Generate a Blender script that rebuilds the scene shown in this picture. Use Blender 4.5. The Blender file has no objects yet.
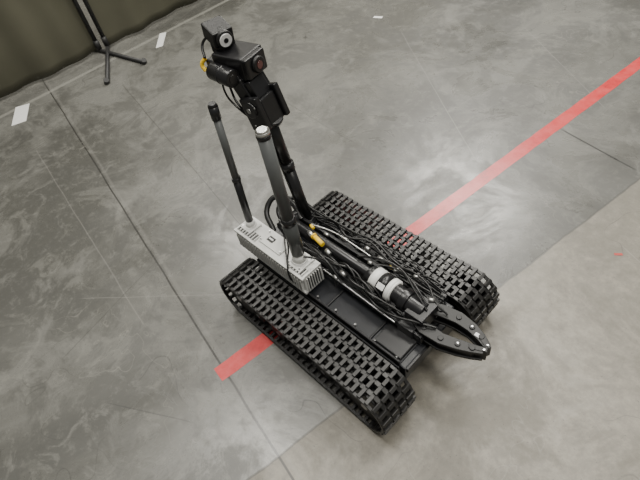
import bpy, bmesh, math, random
from mathutils import Vector, Matrix, Euler
random.seed(7)
D=bpy.data; COL=bpy.context.collection
# ------------------------------------------------------------ materials
def mat(name,col,rough=.5,metal=0.,noise=0.,nscale=40.,spec=.5,bump=0.,coat=0.):
    m=D.materials.new(name);m.use_nodes=True;nt=m.node_tree;b=nt.nodes['Principled BSDF']
    b.inputs['Base Color'].default_value=(*col,1);b.inputs['Roughness'].default_value=rough
    b.inputs['Metallic'].default_value=metal;b.inputs['Specular IOR Level'].default_value=spec
    b.inputs['Coat Weight'].default_value=coat
    if noise or bump:
        tc=nt.nodes.new('ShaderNodeTexCoord');n=nt.nodes.new('ShaderNodeTexNoise');n.inputs['Scale'].default_value=nscale
        n.inputs['Detail'].default_value=5;nt.links.new(tc.outputs['Object'],n.inputs['Vector'])
        if noise:
            mx=nt.nodes.new('ShaderNodeMix');mx.data_type='RGBA'
            mx.inputs[6].default_value=(*[c*(1-noise) for c in col],1);mx.inputs[7].default_value=(*[min(1,c*(1+noise)) for c in col],1)
            nt.links.new(n.outputs['Fac'],mx.inputs[0]);nt.links.new(mx.outputs[2],b.inputs['Base Color'])
        if bump:
            bp=nt.nodes.new('ShaderNodeBump');bp.inputs['Strength'].default_value=bump;bp.inputs['Distance'].default_value=.002
            nt.links.new(n.outputs['Fac'],bp.inputs['Height']);nt.links.new(bp.outputs[0],b.inputs['Normal'])
    return m
RUB=mat('track_rubber',(.013,.0125,.012),.40,noise=.6,nscale=30,bump=.3,spec=.55)
BLK=mat('black_anodised',(.009,.009,.010),.30,noise=.3)
BLKM=mat('black_matte',(.006,.006,.006),.5,noise=.3)
DECK=mat('black_deck_plate',(.011,.012,.015),.34,noise=.5,nscale=12)
GRYT=mat('grey_antenna_tube',(.085,.09,.09),.40,noise=.15)
GRYM=mat('grey_mast_tube',(.045,.048,.047),.4,noise=.2)
BOXG=mat('light_grey_paint',(.60,.60,.58),.48,noise=.16,nscale=15)
WHT=mat('white_plastic',(.75,.75,.73),.45,noise=.06)
SIL=mat('bare_aluminium',(.6,.6,.58),.32,metal=.9,noise=.1)
STL=mat('steel_fittings',(.4,.4,.4),.3,metal=1.)
YEL=mat('yellow_plastic',(.88,.58,.03),.4)
LENS=mat('camera_glass',(.08,.008,.01),.06,coat=1.)
CAB=mat('cable_rubber',(.009,.009,.009),.36)
LBL=mat('printed_label',(.8,.8,.78),.5,noise=.3,nscale=160)
REDP=mat('red_tape_fleck',(.40,.05,.04),.5,noise=.2)
# ------------------------------------------------------------ helpers
def link(o,parent=None):
    COL.objects.link(o)
    if parent: o.parent=parent
    return o
def obj(name,bm,mats,parent=None,bevel=0,smooth=False):
    me=D.meshes.new(name);bm.to_mesh(me);bm.free()
    for m in (mats if isinstance(mats,(list,tuple)) else [mats]): me.materials.append(m)
    o=D.objects.new(name,me);link(o,parent)
    if smooth:
        for p in me.polygons:p.use_smooth=True
    if bevel:
        b=o.modifiers.new('bevel','BEVEL');b.width=bevel;b.segments=2;b.limit_method='ANGLE';b.angle_limit=math.radians(40)
    return o
def abox(bm,c,s,M=None,mi=0):
    g=bmesh.ops.create_cube(bm,size=1)
    T=Matrix.Translation(Vector(c))@((M.to_4x4()) if M is not None else Matrix())@Matrix.Diagonal((*s,1))
    bmesh.ops.transform(bm,matrix=T,verts=g['verts'])
    if mi:
        for v in g['verts']:
            for f in v.link_faces:f.material_index=mi
def frame(d):
    return Vector(d).to_track_quat('Z','Y').to_matrix()
def acyl(bm,a,b,r,r2=None,n=24,mi=0,cap=True):
    a=Vector(a);b=Vector(b);L=(b-a).length
    g=bmesh.ops.create_cone(bm,cap_ends=cap,segments=n,radius1=r,radius2=r if r2 is None else r2,depth=L)
    T=Matrix.Translation((a+b)/2)@frame(b-a).to_4x4()
    bmesh.ops.transform(bm,matrix=T,verts=g['verts'])
    fs=set(f for v in g['verts'] for f in v.link_faces)
    for f in fs:
        f.material_index=mi
        if len(f.verts)==4:f.smooth=True
def turned(bm,a,d,prof,n=28,mi=0):
    a=Vector(a);d=Vector(d).normalized()
    for i in range(len(prof)-1):
        s0,r0=prof[i][:2];s1,r1=prof[i+1][:2];m=prof[i][2] if len(prof[i])>2 else mi
        if s1-s0<1e-6: continue
        acyl(bm,a+d*s0,a+d*s1,r0,r1,n,m)
def cable(name,pts,r,m,parent):
    cu=D.curves.new(name,'CURVE');cu.dimensions='3D';cu.bevel_depth=r;cu.bevel_resolution=3;cu.resolution_u=8
    sp=cu.splines.new('BEZIER');sp.bezier_points.add(len(pts)-1)
    for p,q in zip(sp.bezier_points,pts):
        p.co=q;p.handle_left_type=p.handle_right_type='AUTO'
    cu.materials.append(m);o=D.objects.new(name,cu);return link(o,parent)
def prism(bm,poly,z0,z1,mi=0):
    b=[bm.verts.new((x,y,z0)) for x,y in poly];t=[bm.verts.new((x,y,z1)) for x,y in poly];n=len(poly)
    fs=[bm.faces.new(b[::-1]),bm.faces.new(t)]
    for i in range(n): fs.append(bm.faces.new((b[i],b[(i+1)%n],t[(i+1)%n],t[i])))
    for f in fs:f.material_index=mi
    bmesh.ops.recalc_face_normals(bm,faces=fs)
# ------------------------------------------------------------ robot
rob=D.objects.new('tracked_robot',None);link(rob)
W=.63;TW=.155;H=.206;RC=H/2;XC=.43-RC
def track(side):
    yc=side*(W/2-TW/2);bm=bmesh.new()
    r=RC-.013;straight=2*XC;P=2*straight+2*math.pi*r;N=66
    def at(s):
        s%=P
        if s<straight: p=(-XC+s,RC+r);a=0
        elif s<straight+math.pi*r: t=(s-straight)/r;p=(XC+r*math.sin(t),RC+r*math.cos(t));a=t
        elif s<2*straight+math.pi*r: q=s-straight-math.pi*r;p=(XC-q,RC-r);a=math.pi
        else: t=(s-2*straight-math.pi*r)/r;p=(-XC-r*math.sin(t),RC-r*math.cos(t));a=math.pi+t
        sag=-.003*math.sin((p[0]+XC)/straight*math.pi*3)**2 if a==0 else 0
        return Vector((p[0],yc,p[1]+sag)),Matrix.Rotation(a,3,'Y')
    for i in range(N):
        s=P*i/N
        o,M=at(s);o2,M2=at(s+P/N/2)
        def B(c,sz,o=o,M=M): abox(bm,o+M@Vector(c),sz,M)
        B((0,0,0),(.012,TW-.004,.010))
        for yy,w in ((-.0555,.037),(-.0185,.029),(.0185,.029),(.0555,.037)):
            B((0,yy,.0075),(.0130,w,.010))
        for yy,w in ((-.071,.012),(-.037,.016),(0,.016),(.037,.016),(.071,.012)):
            B((0,yy,.0),(P/N*1.02,w,.008),o2,M2)
        B((0,-.012,-.011),(.010,.006,.014));B((0,.012,-.011),(.010,.006,.014))
    obj('track_belt_%s'%('left' if side>0 else 'right'),bm,RUB,rob,bevel=.0015)
    bm=bmesh.new()
    for sx in (-XC,XC):
        for yo in (-.045,.045):
            acyl(bm,(sx,yc+yo-.008,RC),(sx,yc+yo+.008,RC),.078,n=32)
            for k in range(14):
                an=2*math.pi*k/14
                abox(bm,(sx+.079*math.cos(an),yc+yo,RC+.079*math.sin(an)),(.010,.014,.014),Matrix.Rotation(-an,3,'Y'))
        acyl(bm,(sx,yc-.055,RC),(sx,yc+.055,RC),.028,mi=0)
        acyl(bm,(sx,yc+side*.053,RC),(sx,yc+side*.060,RC),.014,mi=1,n=6)
    for k in range(5):
        x=-.24+.12*k
        for yo in (-.035,.035):
            acyl(bm,(x,yc+yo-.014,.052),(x,yc+yo+.014,.052),.036)
        acyl(bm,(x,yc-.05,.052),(x,yc+.05,.052),.010,mi=1)
    for x in (-.14,.14):
        acyl(bm,(x,yc-.045,.165),(x,yc+.045,.165),.018)
    obj('wheels_%s'%('left' if side>0 else 'right'),bm,[BLKM,STL],rob)
    bm=bmesh.new()
    abox(bm,(0,yc-side*.066,RC+.005),(.62,.012,.085))
    abox(bm,(0,yc,RC+.01),(.5,.04,.04))
    obj('bogie_frame_%s'%('left' if side>0 else 'right'),bm,BLKM,rob,bevel=.003)
track(-1);track(1)
# chassis
bm=bmesh.new()
abox(bm,(-.01,0,.11),(.72,.30,.13))
abox(bm,(.10,-.082,.183),(.50,.125,.018))
abox(bm,(-.10,.09,.182),(.50,.12,.016))
abox(bm,(-.30,0,.19),(.22,.28,.03))
abox(bm,(.355,-.075,.150),(.035,.14,.075))
abox(bm,(.355,.09,.13),(.035,.11,.08))
obj('chassis',bm,DECK,rob,bevel=.005)
bm=bmesh.new()
abox(bm,(.10,-.143,.200),(.50,.008,.020));abox(bm,(.10,-.030,.204),(.48,.012,.03))
abox(bm,(.02,-.082,.195),(.008,.11,.008));abox(bm,(.22,-.082,.195),(.008,.11,.008))
abox(bm,(.29,-.09,.198),(.11,.085,.014));abox(bm,(.37,-.08,.175),(.02,.12,.02))
abox(bm,(.25,.12,.20),(.14,.06,.03));abox(bm,(.02,.13,.198),(.16,.04,.022));abox(bm,(-.22,.12,.205),(.10,.06,.03))
obj('deck_rails',bm,BLK,rob,bevel=.003)
bm=bmesh.new()
for x in (-.03,.06,.15,.24,.33):
    for y in (-.13,-.04):
        acyl(bm,(x,y,.19),(x,y,.2035),.004,n=10)
for x in (-.3,-.15,0,.15): acyl(bm,(x,.145,.185),(x,.145,.195),.005,n=10)
obj('deck_bolts',bm,STL,rob)
# radio box with fins
bm=bmesh.new()
x0,x1,y0,y1,z0,z1=-.455,-.065,-.145,-.06,.205,.295
abox(bm,((x0+x1)/2,(y0+y1)/2,(z0+z1)/2),(x1-x0,y1-y0,z1-z0))
n=26
for k in range(n):
    x=x0+.012+(x1-x0-.024)*k/(n-1)
    abox(bm,(x,y0-.005,.247),(.0045,.012,.066))
    if k<8 or k>20: abox(bm,(x,y0+.018,z1+.003),(.0045,.034,.009))
for k in range(7):
    y=y0+.01+(y1-y0-.02)*k/6
    abox(bm,(x1+.003,y,.25),(.008,.004,.07))
abox(bm,((x0+x1)/2,y0-.003,.290),(x1-x0+.004,.012,.010))
abox(bm,((x0+x1)/2,y0-.003,.212),(x1-x0+.004,.012,.010))
abox(bm,(-.27,-.098,.297),(.12,.065,.006))
abox(bm,(-.128,-.10,.298),(.075,.075,.010));abox(bm,(-.41,-.10,.298),(.06,.06,.010))
obj('radio_housing',bm,BOXG,rob,bevel=.0012)
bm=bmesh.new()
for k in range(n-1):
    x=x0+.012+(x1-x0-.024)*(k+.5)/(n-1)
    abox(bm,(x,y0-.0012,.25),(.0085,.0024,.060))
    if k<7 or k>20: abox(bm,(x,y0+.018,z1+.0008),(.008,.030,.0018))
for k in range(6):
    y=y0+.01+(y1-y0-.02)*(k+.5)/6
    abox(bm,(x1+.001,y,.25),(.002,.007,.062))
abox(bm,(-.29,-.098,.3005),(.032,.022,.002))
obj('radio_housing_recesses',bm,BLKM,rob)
bm=bmesh.new();abox(bm,(-.29,-.098,.302),(.022,.006,.0015));obj('radio_label',bm,LBL,rob)
bm=bmesh.new()
for x,y in ((-.215,-.12),(-.215,-.075),(-.325,-.12),(-.325,-.075),(-.155,-.13),(-.10,-.13),(-.10,-.07),(-.435,-.12)):
    acyl(bm,(x,y,.297),(x,y,.3055),.0035,n=10)
obj('radio_bolts',bm,STL,rob)
def antenna(name,a,b,prof,mats):
    bm=bmesh.new();turned(bm,a,Vector(b)-Vector(a),prof);obj(name,bm,mats,rob)
antenna('whip_antenna',(-.41,-.10,.295),(-.40,-.083,.84),[(0,.024,1),(.012,.024,1),(.014,.020,1),(.035,.016,1),(.036,.0145,2),(.235,.0145,2),(.236,.0165,2),(.25,.0165,2),(.251,.0130,0),(.49,.0130,0),(.491,.0160,2),(.535,.0160,2),(.545,.012,2)],[GRYT,WHT,BLK])
antenna('mast_antenna',(-.128,-.10,.295),(-.130,-.10,.875),[(0,.030,1),(.015,.030,1),(.017,.026,1),(.05,.021,1),(.051,.0235,3),(.20,.0235,3),(.201,.025,2),(.225,.025,2),(.226,.0205,0),(.54,.0205,0),(.541,.0215,2),(.550,.0215,2),(.551,.0205,4),(.563,.0205,4),(.568,.014,4)],[GRYT,WHT,BLK,GRYM,SIL])
# camera mast
pa=Vector((-.305,.10,.19));pb=Vector((-.365,.08,.72))
bm=bmesh.new();turned(bm,pa,pb-pa,[(0,.032),(.05,.032),(.051,.021),(.30,.021),(.301,.025),(.33,.025),(.331,.020),(.533,.020)])
abox(bm,(-.31,.10,.205),(.10,.08,.04))
obj('camera_mast',bm,BLK,rob)
# tilt bracket and camera head
HS=1.15
hd=D.objects.new('camera_head',None);link(hd,rob)
PV=Vector((-.385,.085,.77))
hd.matrix_basis=Matrix.Translation(PV)@Matrix.Scale(HS,4)@Matrix.Translation(-PV)
HR=Euler((0,math.radians(0),math.radians(12))).to_matrix()
def hb(bm,c,s,M=HR,mi=0): abox(bm,c,s,M,mi)
bm=bmesh.new()
R1=HR@Matrix.Rotation(math.radians(-14),3,'Y')
R0=HR@Matrix.Rotation(math.radians(-25),3,'Y')
hb(bm,(-.372,.08,.742),(.060,.060,.085),R1)
hb(bm,(-.365,.040,.750),(.066,.018,.100),R1);hb(bm,(-.375,.120,.750),(.066,.018,.100),R1)
hb(bm,(-.405,.08,.798),(.066,.060,.055),R0)
hb(bm,(-.415,.048,.805),(.045,.014,.085),R0);hb(bm,(-.425,.122,.805),(.045,.014,.085),R0)
acyl(bm,(-.372,.026,.765),(-.385,.134,.765),.026)
acyl(bm,(-.350,.085,.72),(-.356,.083,.70),.030,.024)
hb(bm,(-.440,.08,.830),(.06,.085,.022))
obj('tilt_bracket',bm,BLK,hd,bevel=.004)
bm=bmesh.new()
acyl(bm,(-.372,.024,.765),(-.3722,.026,.765),.008,n=12)
for dx,dz in ((.02,.03),(-.02,-.03),(.0,-.035)): acyl(bm,(-.367+dx,.029,.75+dz),(-.3672+dx,.0315,.75+dz),.0035,n=10)
obj('tilt_bracket_bolts',bm,STL,hd)
bm=bmesh.new()
hb(bm,(-.455,.09,.865),(.110,.090,.064))
hb(bm,(-.395,.098,.866),(.02,.080,.058))
acyl(bm,(-.50,.025,.853),(-.41,.030,.850),.025)
acyl(bm,(-.46,.027,.8515),(-.45,.028,.851),.0265)
hb(bm,(-.515,.06,.845),(.05,.05,.055))
obj('zoom_camera',bm,BLK,hd,bevel=.004)
bm=bmesh.new()
fx=HR@Vector((1,0,0));c=Vector((-.387,.101,.866))
turned(bm,c,fx,[(0,.023),(.008,.023),(.010,.019)])
acyl(bm,c+fx*.010,c+fx*.0115,.011,mi=1)
acyl(bm,Vector((-.41,.030,.850)),Vector((-.4085,.0301,.850)),.013,mi=2)
obj('zoom_camera_lens',bm,[BLKM,LENS,BLK],hd)
bm=bmesh.new()
R2=Euler((0,math.radians(12),math.radians(-10))).to_matrix()
DC=Vector((-.505,.085,.930))
hb(bm,DC+Vector((-.008,0,.004)),(.070,.062,.044),R2);hb(bm,DC+Vector((0,.0,-.03)),(.05,.05,.03))
DF=DC+Vector((.038,-.010,-.004));dd=Vector((.97,-.17,-.15)).normalized()
acyl(bm,DC,DF,.024)
obj('drive_camera',bm,BLKM,hd,bevel=.004)
bm=bmesh.new()
acyl(bm,DF,DF+dd*.003,.018,mi=0);acyl(bm,DF+dd*.003,DF+dd*.004,.007,mi=1)
obj('drive_camera_ring',bm,[LBL,BLK],hd)
cable('head_cable_yellow',[(-.53,.03,.878),(-.540,.02,.862),(-.53,.02,.845)],.006,YEL,hd)
cable('head_cable',[(-.53,.03,.88),(-.555,.05,.905),(-.54,.065,.925)],.004,CAB,hd)
cable('head_cable_2',[(-.50,.06,.84),(-.46,.04,.80),(-.43,.03,.77),(-.37,.05,.70)],.0035,CAB,hd)
cable('head_cable_3',[(-.52,.06,.83),(-.48,.03,.79),(-.43,.022,.765),(-.38,.06,.69)],.003,CAB,hd)
cable('mast_cable',[(-.38,.06,.72),(-.345,.065,.5),(-.315,.075,.26)],.004,CAB,rob)
# arm
bm=bmesh.new()
abox(bm,(-.33,.0,.235),(.07,.010,.09));abox(bm,(-.33,.062,.235),(.07,.010,.09))
acyl(bm,(-.33,-.02,.262),(-.33,.08,.262),.030)
acyl(bm,(-.33,.03,.265),(.10,.025,.270),.021)
abox(bm,(-.10,.068,.258),(.46,.012,.028))
acyl(bm,(-.30,-.02,.255),(.30,-.035,.235),.009)
abox(bm,(.18,-.045,.225),(.36,.010,.03))
acyl(bm,(.09,.025,.27),(.115,.022,.27),.036)
acyl(bm,(.20,.02,.27),(.32,.018,.262),.033)
acyl(bm,(.235,.019,.268),(.262,.019,.266),.040)
abox(bm,(.31,.018,.252),(.07,.085,.060))
acyl(bm,(.27,-.03,.215),(.36,-.03,.205),.022)
abox(bm,(.30,-.02,.20),(.06,.07,.09))
obj('manipulator_arm',bm,BLK,rob,bevel=.002)
bm=bmesh.new()
turned(bm,(.11,.022,.272),(1,-.02,-.02),[(0,.034,0),(.004,.042,0),(.034,.042,0),(.035,.041,1),(.072,.041,1),(.073,.042,0),(.090,.042,0),(.095,.034,0)],n=36)
abox(bm,(.165,-.008,.300),(.028,.02,.004),Matrix.Rotation(math.radians(40),3,'X'),2)
obj('wrist_motor',bm,[WHT,BLK,LBL],rob)
cable('actuator_rod',[(-.22,-.045,.245),(.0,-.05,.24),(.26,-.055,.235)],.004,STL,rob)
# gripper jaws
bm=bmesh.new()
def jaw(pts,w,z0,z1):
    up=[];dn=[]
    for i,p in enumerate(pts):
        a=Vector(pts[max(0,i-1)]);b=Vector(pts[min(len(pts)-1,i+1)]);t=(b-a).normalized();nn=Vector((-t.y,t.x))
        ww=w[i]/2;up.append(tuple(Vector(p)+nn*ww));dn.append(tuple(Vector(p)-nn*ww))
    prism(bm,up+dn[::-1],z0,z1)
JU=[(.30,.040),(.35,.066),(.41,.078),(.46,.074),(.50,.062),(.53,.048)]
JD=[(.30,-.005),(.35,-.020),(.41,-.018),(.46,-.002),(.50,.014),(.53,.028)]
for (z0,z1) in ((.245,.254),(.208,.217)):
    jaw(JU,[.036,.046,.044,.036,.030,.022],z0,z1);jaw(JD,[.036,.044,.040,.036,.030,.022],z0,z1)
jaw(JU[1:5],[.02,.02,.02,.02],.215,.247);jaw(JD[1:5],[.02,.02,.02,.02],.215,.247)
for x,y in JU[1:5]+JD[1:5]: acyl(bm,(x,y,.204),(x,y,.258),.009,n=12)
abox(bm,(.513,.056,.231),(.055,.016,.05),Matrix.Rotation(math.radians(-25),3,'Z'))
abox(bm,(.513,.024,.231),(.055,.016,.05),Matrix.Rotation(math.radians(25),3,'Z'))
obj('gripper_jaws',bm,BLKM,rob,bevel=.0015)
bm=bmesh.new()
for x,y in JU[1:6:2]+JD[1:6:2]: acyl(bm,(x,y,.257),(x,y,.2605),.0032,n=10)
abox(bm,(.49,.06,.2555),(.02,.012,.002),None,1)
obj('gripper_bolts',bm,[STL,LBL],rob)
# cables and connectors
cable('rear_hose',[(-.36,-.04,.25),(-.43,.0,.30),(-.42,.06,.33),(-.36,.08,.30),(-.30,.06,.27)],.011,CAB,rob)
cable('rear_hose_2',[(-.38,.02,.21),(-.44,.06,.26),(-.40,.11,.29),(-.33,.14,.25),(-.27,.14,.21)],.008,CAB,rob)
for k in range(16):
    y=.075+.006*min(k,12);z=.205+random.random()*.04;x=-.30
    pts=[]
    while x<.34:
        pts.append((x,min(.16,y+random.uniform(-.022,.020)),z+random.uniform(-.012,.034)));x+=random.uniform(.06,.12)
    cable('cable_loom_%d'%k,pts,random.choice((.003,.004,.005)),CAB,rob)
for k in range(9):
    x=-.27;pts=[]
    while x<.28:
        pts.append((x,-.02+random.uniform(-.03,.02),.266+random.uniform(-.03,.028)));x+=random.uniform(.07,.12)
    cable('cable_arm_%d'%k,pts,random.choice((.003,.004)),CAB,rob)
cable('cable_box',[(-.28,-.04,.24),(-.24,-.07,.32),(-.19,-.11,.315),(-.15,-.14,.31),(-.13,-.160,.27),(-.12,-.15,.225)],.0035,CAB,rob)
cable('cable_box_2',[(-.10,-.10,.345),(-.06,-.07,.33),(-.03,-.05,.27),(.0,-.06,.21)],.004,CAB,rob)
cable('cable_box_3',[(-.30,-.03,.26),(-.25,-.06,.36),(-.19,-.09,.40),(-.155,-.115,.37),(-.16,-.13,.31)],.003,CAB,rob)
cable('cable_wrist',[(.05,.06,.26),(.12,.09,.27),(.20,.085,.29),(.26,.06,.30),(.31,.04,.285)],.004,CAB,rob)
cable('cable_wrist_2',[(.10,-.03,.28),(.17,-.05,.25),(.25,-.05,.26),(.32,-.03,.27),(.38,.0,.26)],.004,CAB,rob)
cable('cable_wrist_3',[(.08,.09,.24),(.17,.11,.28),(.27,.10,.29),(.34,.06,.28),(.38,.06,.26)],.0035,CAB,rob)
cable('cable_wrist_4',[(.02,.04,.30),(.10,.06,.33),(.19,.07,.33),(.27,.04,.31),(.33,.02,.285)],.0035,CAB,rob)
cable('cable_light',[(-.24,.06,.28),(-.15,.085,.275),(-.05,.08,.285),(.04,.085,.27)],.0025,SIL,rob)
bm=bmesh.new()
acyl(bm,(-.17,.012,.300),(-.118,.004,.298),.0095,n=14)
acyl(bm,(-.176,.013,.300),(-.170,.012,.300),.012,n=14)
acyl(bm,(.115,.095,.262),(.135,.097,.263),.005,n=12)
acyl(bm,(-.225,.045,.296),(-.205,.042,.296),.006,n=12)
obj('yellow_connector',bm,YEL,rob)
bm=bmesh.new()
for p,q,r in (((-.21,.02,.292),(-.185,.015,.292),.009),((-.10,.0,.285),(-.075,-.004,.283),.008),((-.12,.10,.250),(-.09,.10,.252),.008),((.05,.11,.250),(.08,.108,.252),.009),((.14,.09,.270),(.16,.10,.270),.008),((.0,-.03,.272),(.025,-.035,.27),.007),((-.22,-.03,.27),(-.2,-.03,.27),.008),((-.02,.12,.245),(-.0,.12,.245),.009),((.31,.055,.285),(.325,.065,.285),.007),((.20,.12,.250),(.215,.13,.250),.007),((-.17,.06,.275),(-.15,.062,.275),.006),((.06,.05,.29),(.075,.052,.29),.006),((-.02,-.05,.25),(.0,-.052,.248),.006)):
    acyl(bm,p,q,r,n=12)
obj('connectors',bm,SIL,rob)
# ------------------------------------------------------------ floor
def node(nt,t,**k):
    n=nt.nodes.new(t)
    for a,b in k.items(): setattr(n,a,b)
    return n
fm=D.materials.new('polished_concrete');fm.use_nodes=True;nt=fm.node_tree;L=nt.links.new;pb_=nt.nodes['Principled BSDF']
tc=node(nt,'ShaderNodeTexCoord');POS=tc.outputs['Object']
def math_(op,a,b=None,c=None,clamp=False):
    n=node(nt,'ShaderNodeMath',operation=op,use_clamp=clamp)
    for i,v in enumerate((a,b,c)):
        if v is None: continue
        if isinstance(v,(int,float)): n.inputs[i].default_value=v
        else: L(v,n.inputs[i])
    return n.outputs[0]
def noise(scale,detail=4,rough=.55,dist=0.,vec=None):
    n=node(nt,'ShaderNodeTexNoise');n.inputs['Scale'].default_value=scale;n.inputs['Detail'].default_value=detail
    n.inputs['Roughness'].default_value=rough;n.inputs['Distortion'].default_value=dist;L(vec or POS,n.inputs['Vector']);return n.outputs['Fac']
def mapr(v,a,b,c=0.,d=1.,smooth=True):
    n=node(nt,'ShaderNodeMapRange');n.interpolation_type='SMOOTHSTEP' if smooth else 'LINEAR'
    L(v,n.inputs[0])
    for i,x in enumerate((a,b,c,d)): n.inputs[i+1].default_value=x
    return n.outputs[0]
def mixc(f,a,b,bt='MIX'):
    n=node(nt,'ShaderNodeMix',data_type='RGBA',blend_type=bt)
    for i,v in ((0,f),(6,a),(7,b)):
        if isinstance(v,(int,float)): n.inputs[i].default_value=v
        elif isinstance(v,tuple): n.inputs[i].default_value=(*v,1)
        else: L(v,n.inputs[i])
    return n.outputs[2]
sep=node(nt,'ShaderNodeSeparateXYZ');L(POS,sep.inputs[0]);X,Y=sep.outputs[0],sep.outputs[1]
def seg(a,b,w,soft):
    (ax,ay),(bx,by)=a,b;l=math.hypot(bx-ax,by-ay);tx,ty=(bx-ax)/l,(by-ay)/l
    s=math_('ADD',math_('MULTIPLY',math_('SUBTRACT',X,ax),tx),math_('MULTIPLY',math_('SUBTRACT',Y,ay),ty))
    d=math_('ADD',math_('MULTIPLY',math_('SUBTRACT',X,ax),-ty),math_('MULTIPLY',math_('SUBTRACT',Y,ay),tx))
    d=math_('ADD',d,math_('MULTIPLY',math_('SUBTRACT',wob,.5),.012))
    m=mapr(math_('ABSOLUTE',d),w,w+soft,1.,0.)
    e=math_('MULTIPLY',mapr(s,0,.05),mapr(s,l-.05,l,1.,0.))
    return math_('MULTIPLY',m,e)
wob=noise(3.,2)
n1=noise(.8,6,.62,.5);n2=noise(2.6,9,.76,.6);n3=noise(22,6,.75);n4=noise(110,3,.7);n5=noise(8,8,.75,.9);n6=noise(1.7,8,.7,1.2)
base=mixc(mapr(n1,.40,.60),(.078,.077,.069),(.160,.158,.144))
base=mixc(math_('MULTIPLY',mapr(n2,.46,.56),.60),base,(.060,.059,.053))
base=mixc(math_('MULTIPLY',mapr(n6,.52,.62),.40),base,(.195,.192,.174))
base=mixc(math_('MULTIPLY',mapr(n5,.52,.64),.35),base,(.215,.211,.190))
base=mixc(math_('MULTIPLY',mapr(n3,.5,.72),.30),base,(.215,.211,.190))
bd=math_('SUBTRACT',math_('ADD',X,math_('MULTIPLY',math_('SUBTRACT',noise(6,5),.5),.02)),math_('ADD',math_('MULTIPLY',Y,.174),.293))
mask=mapr(bd,-.004,.004)
beige=mixc(mapr(n3,.35,.7),(.170,.156,.126),(.240,.220,.180))
beige=mixc(math_('MULTIPLY',mapr(n2,.42,.60),.55),beige,(.115,.107,.088))
base=mixc(mask,base,beige)
edge=math_('MULTIPLY',mapr(math_('ABSOLUTE',bd),.002,.006,1.,0.),.6)
base=mixc(edge,base,(.04,.039,.035))
for a,b,w,s,op,c in (((-5,.306),(2.5,-.971),.0024,.003,.85,(.024,.023,.021)),
                     ((-5,.326),(2.5,-.951),.003,.008,.18,(.25,.24,.22)),
                     ((.07,1.45),(.50,1.34),.0022,.004,.9,(.018,.018,.017)),
                     ((-3.05,-2.5),(-3.0,4.5),.012,.015,.5,(.32,.315,.28)),
                     ((-2.6,.35),(-.45,-.05),.001,.003,.6,(.035,.034,.031)),
                     ((-2.4,-.4),(-.6,-.62),.001,.003,.3,(.25,.24,.22)),
                     ((-1.9,.9),(-.4,.75),.001,.003,.4,(.05,.049,.045)),
                     ((-1.3,1.9),(-.1,1.0),.001,.003,.35,(.26,.25,.23)),
                     ((-1.0,-.75),(-.3,-.15),.001,.002,.35,(.25,.24,.22)),
                     ((-.9,-.35),(-.75,-.95),.001,.002,.45,(.035,.034,.031)),
                     ((-.45,-.9),(-.1,-.7),.001,.002,.45,(.03,.03,.03)),
                     ((.6,.9),(1.2,.6),.001,.002,.35,(.3,.28,.25)),
                     ((-.6,2.3),(.2,1.7),.001,.002,.35,(.28,.27,.25)),
                     ((.24,-.60),(.42,-.74),.003,.006,.6,(.035,.033,.029))):
    base=mixc(math_('MULTIPLY',seg(a,b,w,s),op),base,c)
def ridge(scale,wd,det,msk,off):
    mp=node(nt,'ShaderNodeMapping');L(POS,mp.inputs[0]);mp.inputs['Location'].default_value=off
    r=mapr(math_('ABSOLUTE',math_('SUBTRACT',noise(scale,det,.5,.3,mp.outputs[0]),.5)),0,wd,1.,0.)
    return math_('MULTIPLY',r,mapr(noise(msk,2,.5,0,mp.outputs[0]),.52,.60))
base=mixc(math_('MULTIPLY',ridge(1.6,.0025,3,1.3,(3,1,0)),.6),base,(.035,.034,.031))
base=mixc(math_('MULTIPLY',ridge(4.,.004,3,2.,(9,4,0)),.35),base,(.26,.25,.22))
base=mixc(math_('MULTIPLY',ridge(3.,.003,2,1.6,(5,9,0)),.4),base,(.04,.039,.035))
base=mixc(math_('MULTIPLY',mapr(n4,.62,.72),.6),base,(.040,.039,.035))
L(base,pb_.inputs['Base Color'])
rg=math_('ADD',mapr(n2,.40,.60,.25,.42),math_('MULTIPLY',mask,.14));L(rg,pb_.inputs['Roughness'])
pb_.inputs['Specular IOR Level'].default_value=.6
bpn=node(nt,'ShaderNodeBump');bpn.inputs['Strength'].default_value=.10;bpn.inputs['Distance'].default_value=.002
L(n3,bpn.inputs['Height']);L(bpn.outputs[0],pb_.inputs['Normal'])
bm=bmesh.new();prism(bm,[(-7,-6),(6,-6),(6,9),(-7,9)],-.1,0);obj('floor',bm,fm)
# red tape
tm=D.materials.new('worn_red_tape');tm.use_nodes=True;nt2=tm.node_tree;b2=nt2.nodes['Principled BSDF']
t2=nt2.nodes.new('ShaderNodeTexCoord');nz=nt2.nodes.new('ShaderNodeTexNoise');nz.inputs['Scale'].default_value=9;nz.inputs['Detail'].default_value=8;nz.inputs['Roughness'].default_value=.75
cr=nt2.nodes.new('ShaderNodeValToRGB');nt2.links.new(t2.outputs['Object'],nz.inputs['Vector']);nt2.links.new(nz.outputs['Fac'],cr.inputs[0])
e=cr.color_ramp.elements;e[0].position=.30;e[0].color=(.34,.022,.024,1);e[1].position=.72;e[1].color=(.60,.10,.095,1)
m_=e.new(.44);m_.color=(.52,.032,.034,1)
nt2.links.new(cr.outputs[0],b2.inputs['Base Color']);b2.inputs['Roughness'].default_value=.30
bm=bmesh.new()
A=Vector((-.195,-.54));B=Vector((.19,2.62));dr=(B-A).normalized();nn=Vector((-dr.y,dr.x))*.033
K=60;up=[];dn=[]
for i in range(K+1):
    p=A+(B-A)*i/K
    up.append(tuple(p+nn*(1+random.uniform(-.05,.05))));dn.append(tuple(p-nn*(1+random.uniform(-.05,.05))))
prism(bm,up+dn[::-1],.0,.0006);obj('red_floor_tape',bm,tm)
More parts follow.
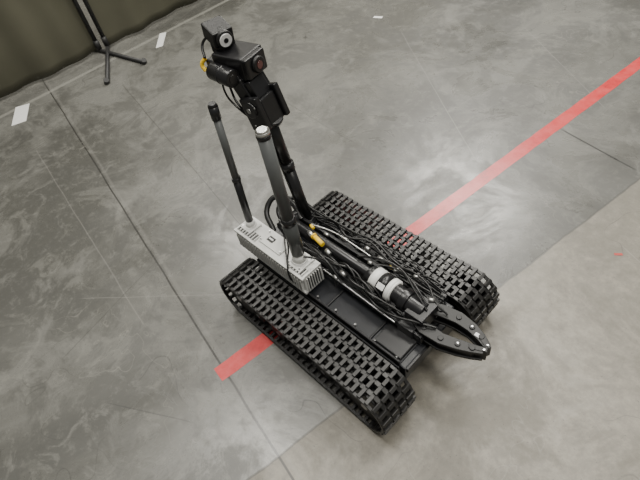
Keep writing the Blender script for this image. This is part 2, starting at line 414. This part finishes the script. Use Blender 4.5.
def scrap(name,x,y,a,w,h,m):
    bm=bmesh.new();c,s=math.cos(a),math.sin(a)
    P=[(-h/2,-w/2),(h/2,-w*.4),(h*.45,w/2),(-h*.5,w*.42)]
    prism(bm,[(x+c*u-s*v,y+s*u+c*v) for u,v in P],0,.001);obj(name,bm,m)
for x,y,a,w,h in ((-2.92,-.30,-.5,.11,.26),(-2.93,.90,-.7,.06,.26),(-1.58,1.99,.3,.03,.07)): scrap('paper_scrap',x,y,a,w,h,WHT)
scrap('tape_fleck',.63,.84,.6,.012,.03,REDP)
# ------------------------------------------------------------ fabric screens
fab=D.materials.new('olive_fabric');fab.use_nodes=True;n3t=fab.node_tree;b3=n3t.nodes['Principled BSDF']
t3=n3t.nodes.new('ShaderNodeTexCoord');z3=n3t.nodes.new('ShaderNodeTexNoise');z3.inputs['Scale'].default_value=2.5;z3.inputs['Detail'].default_value=4
c3=n3t.nodes.new('ShaderNodeValToRGB');n3t.links.new(t3.outputs['Object'],z3.inputs['Vector']);n3t.links.new(z3.outputs['Fac'],c3.inputs[0])
c3.color_ramp.elements[0].color=(.056,.054,.034,1);c3.color_ramp.elements[1].color=(.108,.104,.070,1)
n3t.links.new(c3.outputs[0],b3.inputs['Base Color']);b3.inputs['Roughness'].default_value=.65
frm=mat('screen_frame_paint',(.02,.02,.02),.5)
def screen(y0,y1,d0,d1):
    e=D.objects.new('fabric_screen',None);link(e)
    bm=bmesh.new();NY,NZ=160,30;g=[]
    for i in range(NY+1):
        row=[]
        for j in range(NZ+1):
            y=y0+(y1-y0)*i/NY;z=.025+1.9*j/NZ
            x=-3.24+.016*math.sin(y*9+z*.8)+.013*math.sin(y*23+1.3*z)+.008*math.sin(z*7+y*3)
            row.append(bm.verts.new((x,y,z)))
        g.append(row)
    for i in range(NY):
        for j in range(NZ): bm.faces.new((g[i][j],g[i+1][j],g[i+1][j+1],g[i][j+1]))
    o=obj('fabric',bm,fab,e,smooth=True);s=o.modifiers.new('s','SOLIDIFY');s.thickness=.004
    bm=bmesh.new()
    acyl(bm,(-3.24,y0,1.95),(-3.24,y1,1.95),.014,n=12)
    for y,dy in ((y0,d0),(y1,d1)):
        acyl(bm,(-3.24,y,0.03),(-3.24,y,1.96),.016,n=12)
        acyl(bm,(-3.75,y-dy*.9,.016),(-2.69,y+dy,.016),.015,n=12)
        acyl(bm,(-2.71,y+dy,0),(-2.69,y+dy,.034),.02,n=12)
        acyl(bm,(-3.24,y,.03),(-3.24,y,.10),.022,n=12)
    obj('frame',bm,frm,e)
screen(-1.75,.51,.1,.10);screen(.58,2.8,-.29,.1)
bm=bmesh.new();prism(bm,[(-5.2,-6),(-5.1,-6),(-5.1,9),(-5.2,9)],0,4);obj('wall_back',bm,mat('wall_paint',(.35,.34,.30),.8,noise=.1,nscale=2))
# ------------------------------------------------------------ light
w=D.worlds.new('w');bpy.context.scene.world=w;w.use_nodes=True
w.node_tree.nodes['Background'].inputs[0].default_value=(1.,.985,.92,1);w.node_tree.nodes['Background'].inputs[1].default_value=.25
def area(x,y,z,sx,sy,p,col=(1,.97,.895)):
    l=D.lights.new('ceiling_lamp','AREA');l.shape='RECTANGLE';l.size=sx;l.size_y=sy;l.energy=p;l.color=col
    o=D.objects.new('ceiling_lamp',l);link(o);o.location=(x,y,z)
for x,y,p in ((-3.3,6.1,500),(-.2,3.0,300),(-8.5,8.3,800),(-2.0,-.5,200),(2.5,0,230),(-6,2.5,220)):
    area(x,y,6,2.4,1.5,p)
# ------------------------------------------------------------ camera
cd=D.cameras.new('camera');cd.sensor_width=36;cd.lens=481*36/640
co=D.objects.new('camera',cd);link(co);co.location=(.8298,-.6719,1.5938);co.rotation_euler=(.7299,.1527,.7881)
bpy.context.scene.camera=co
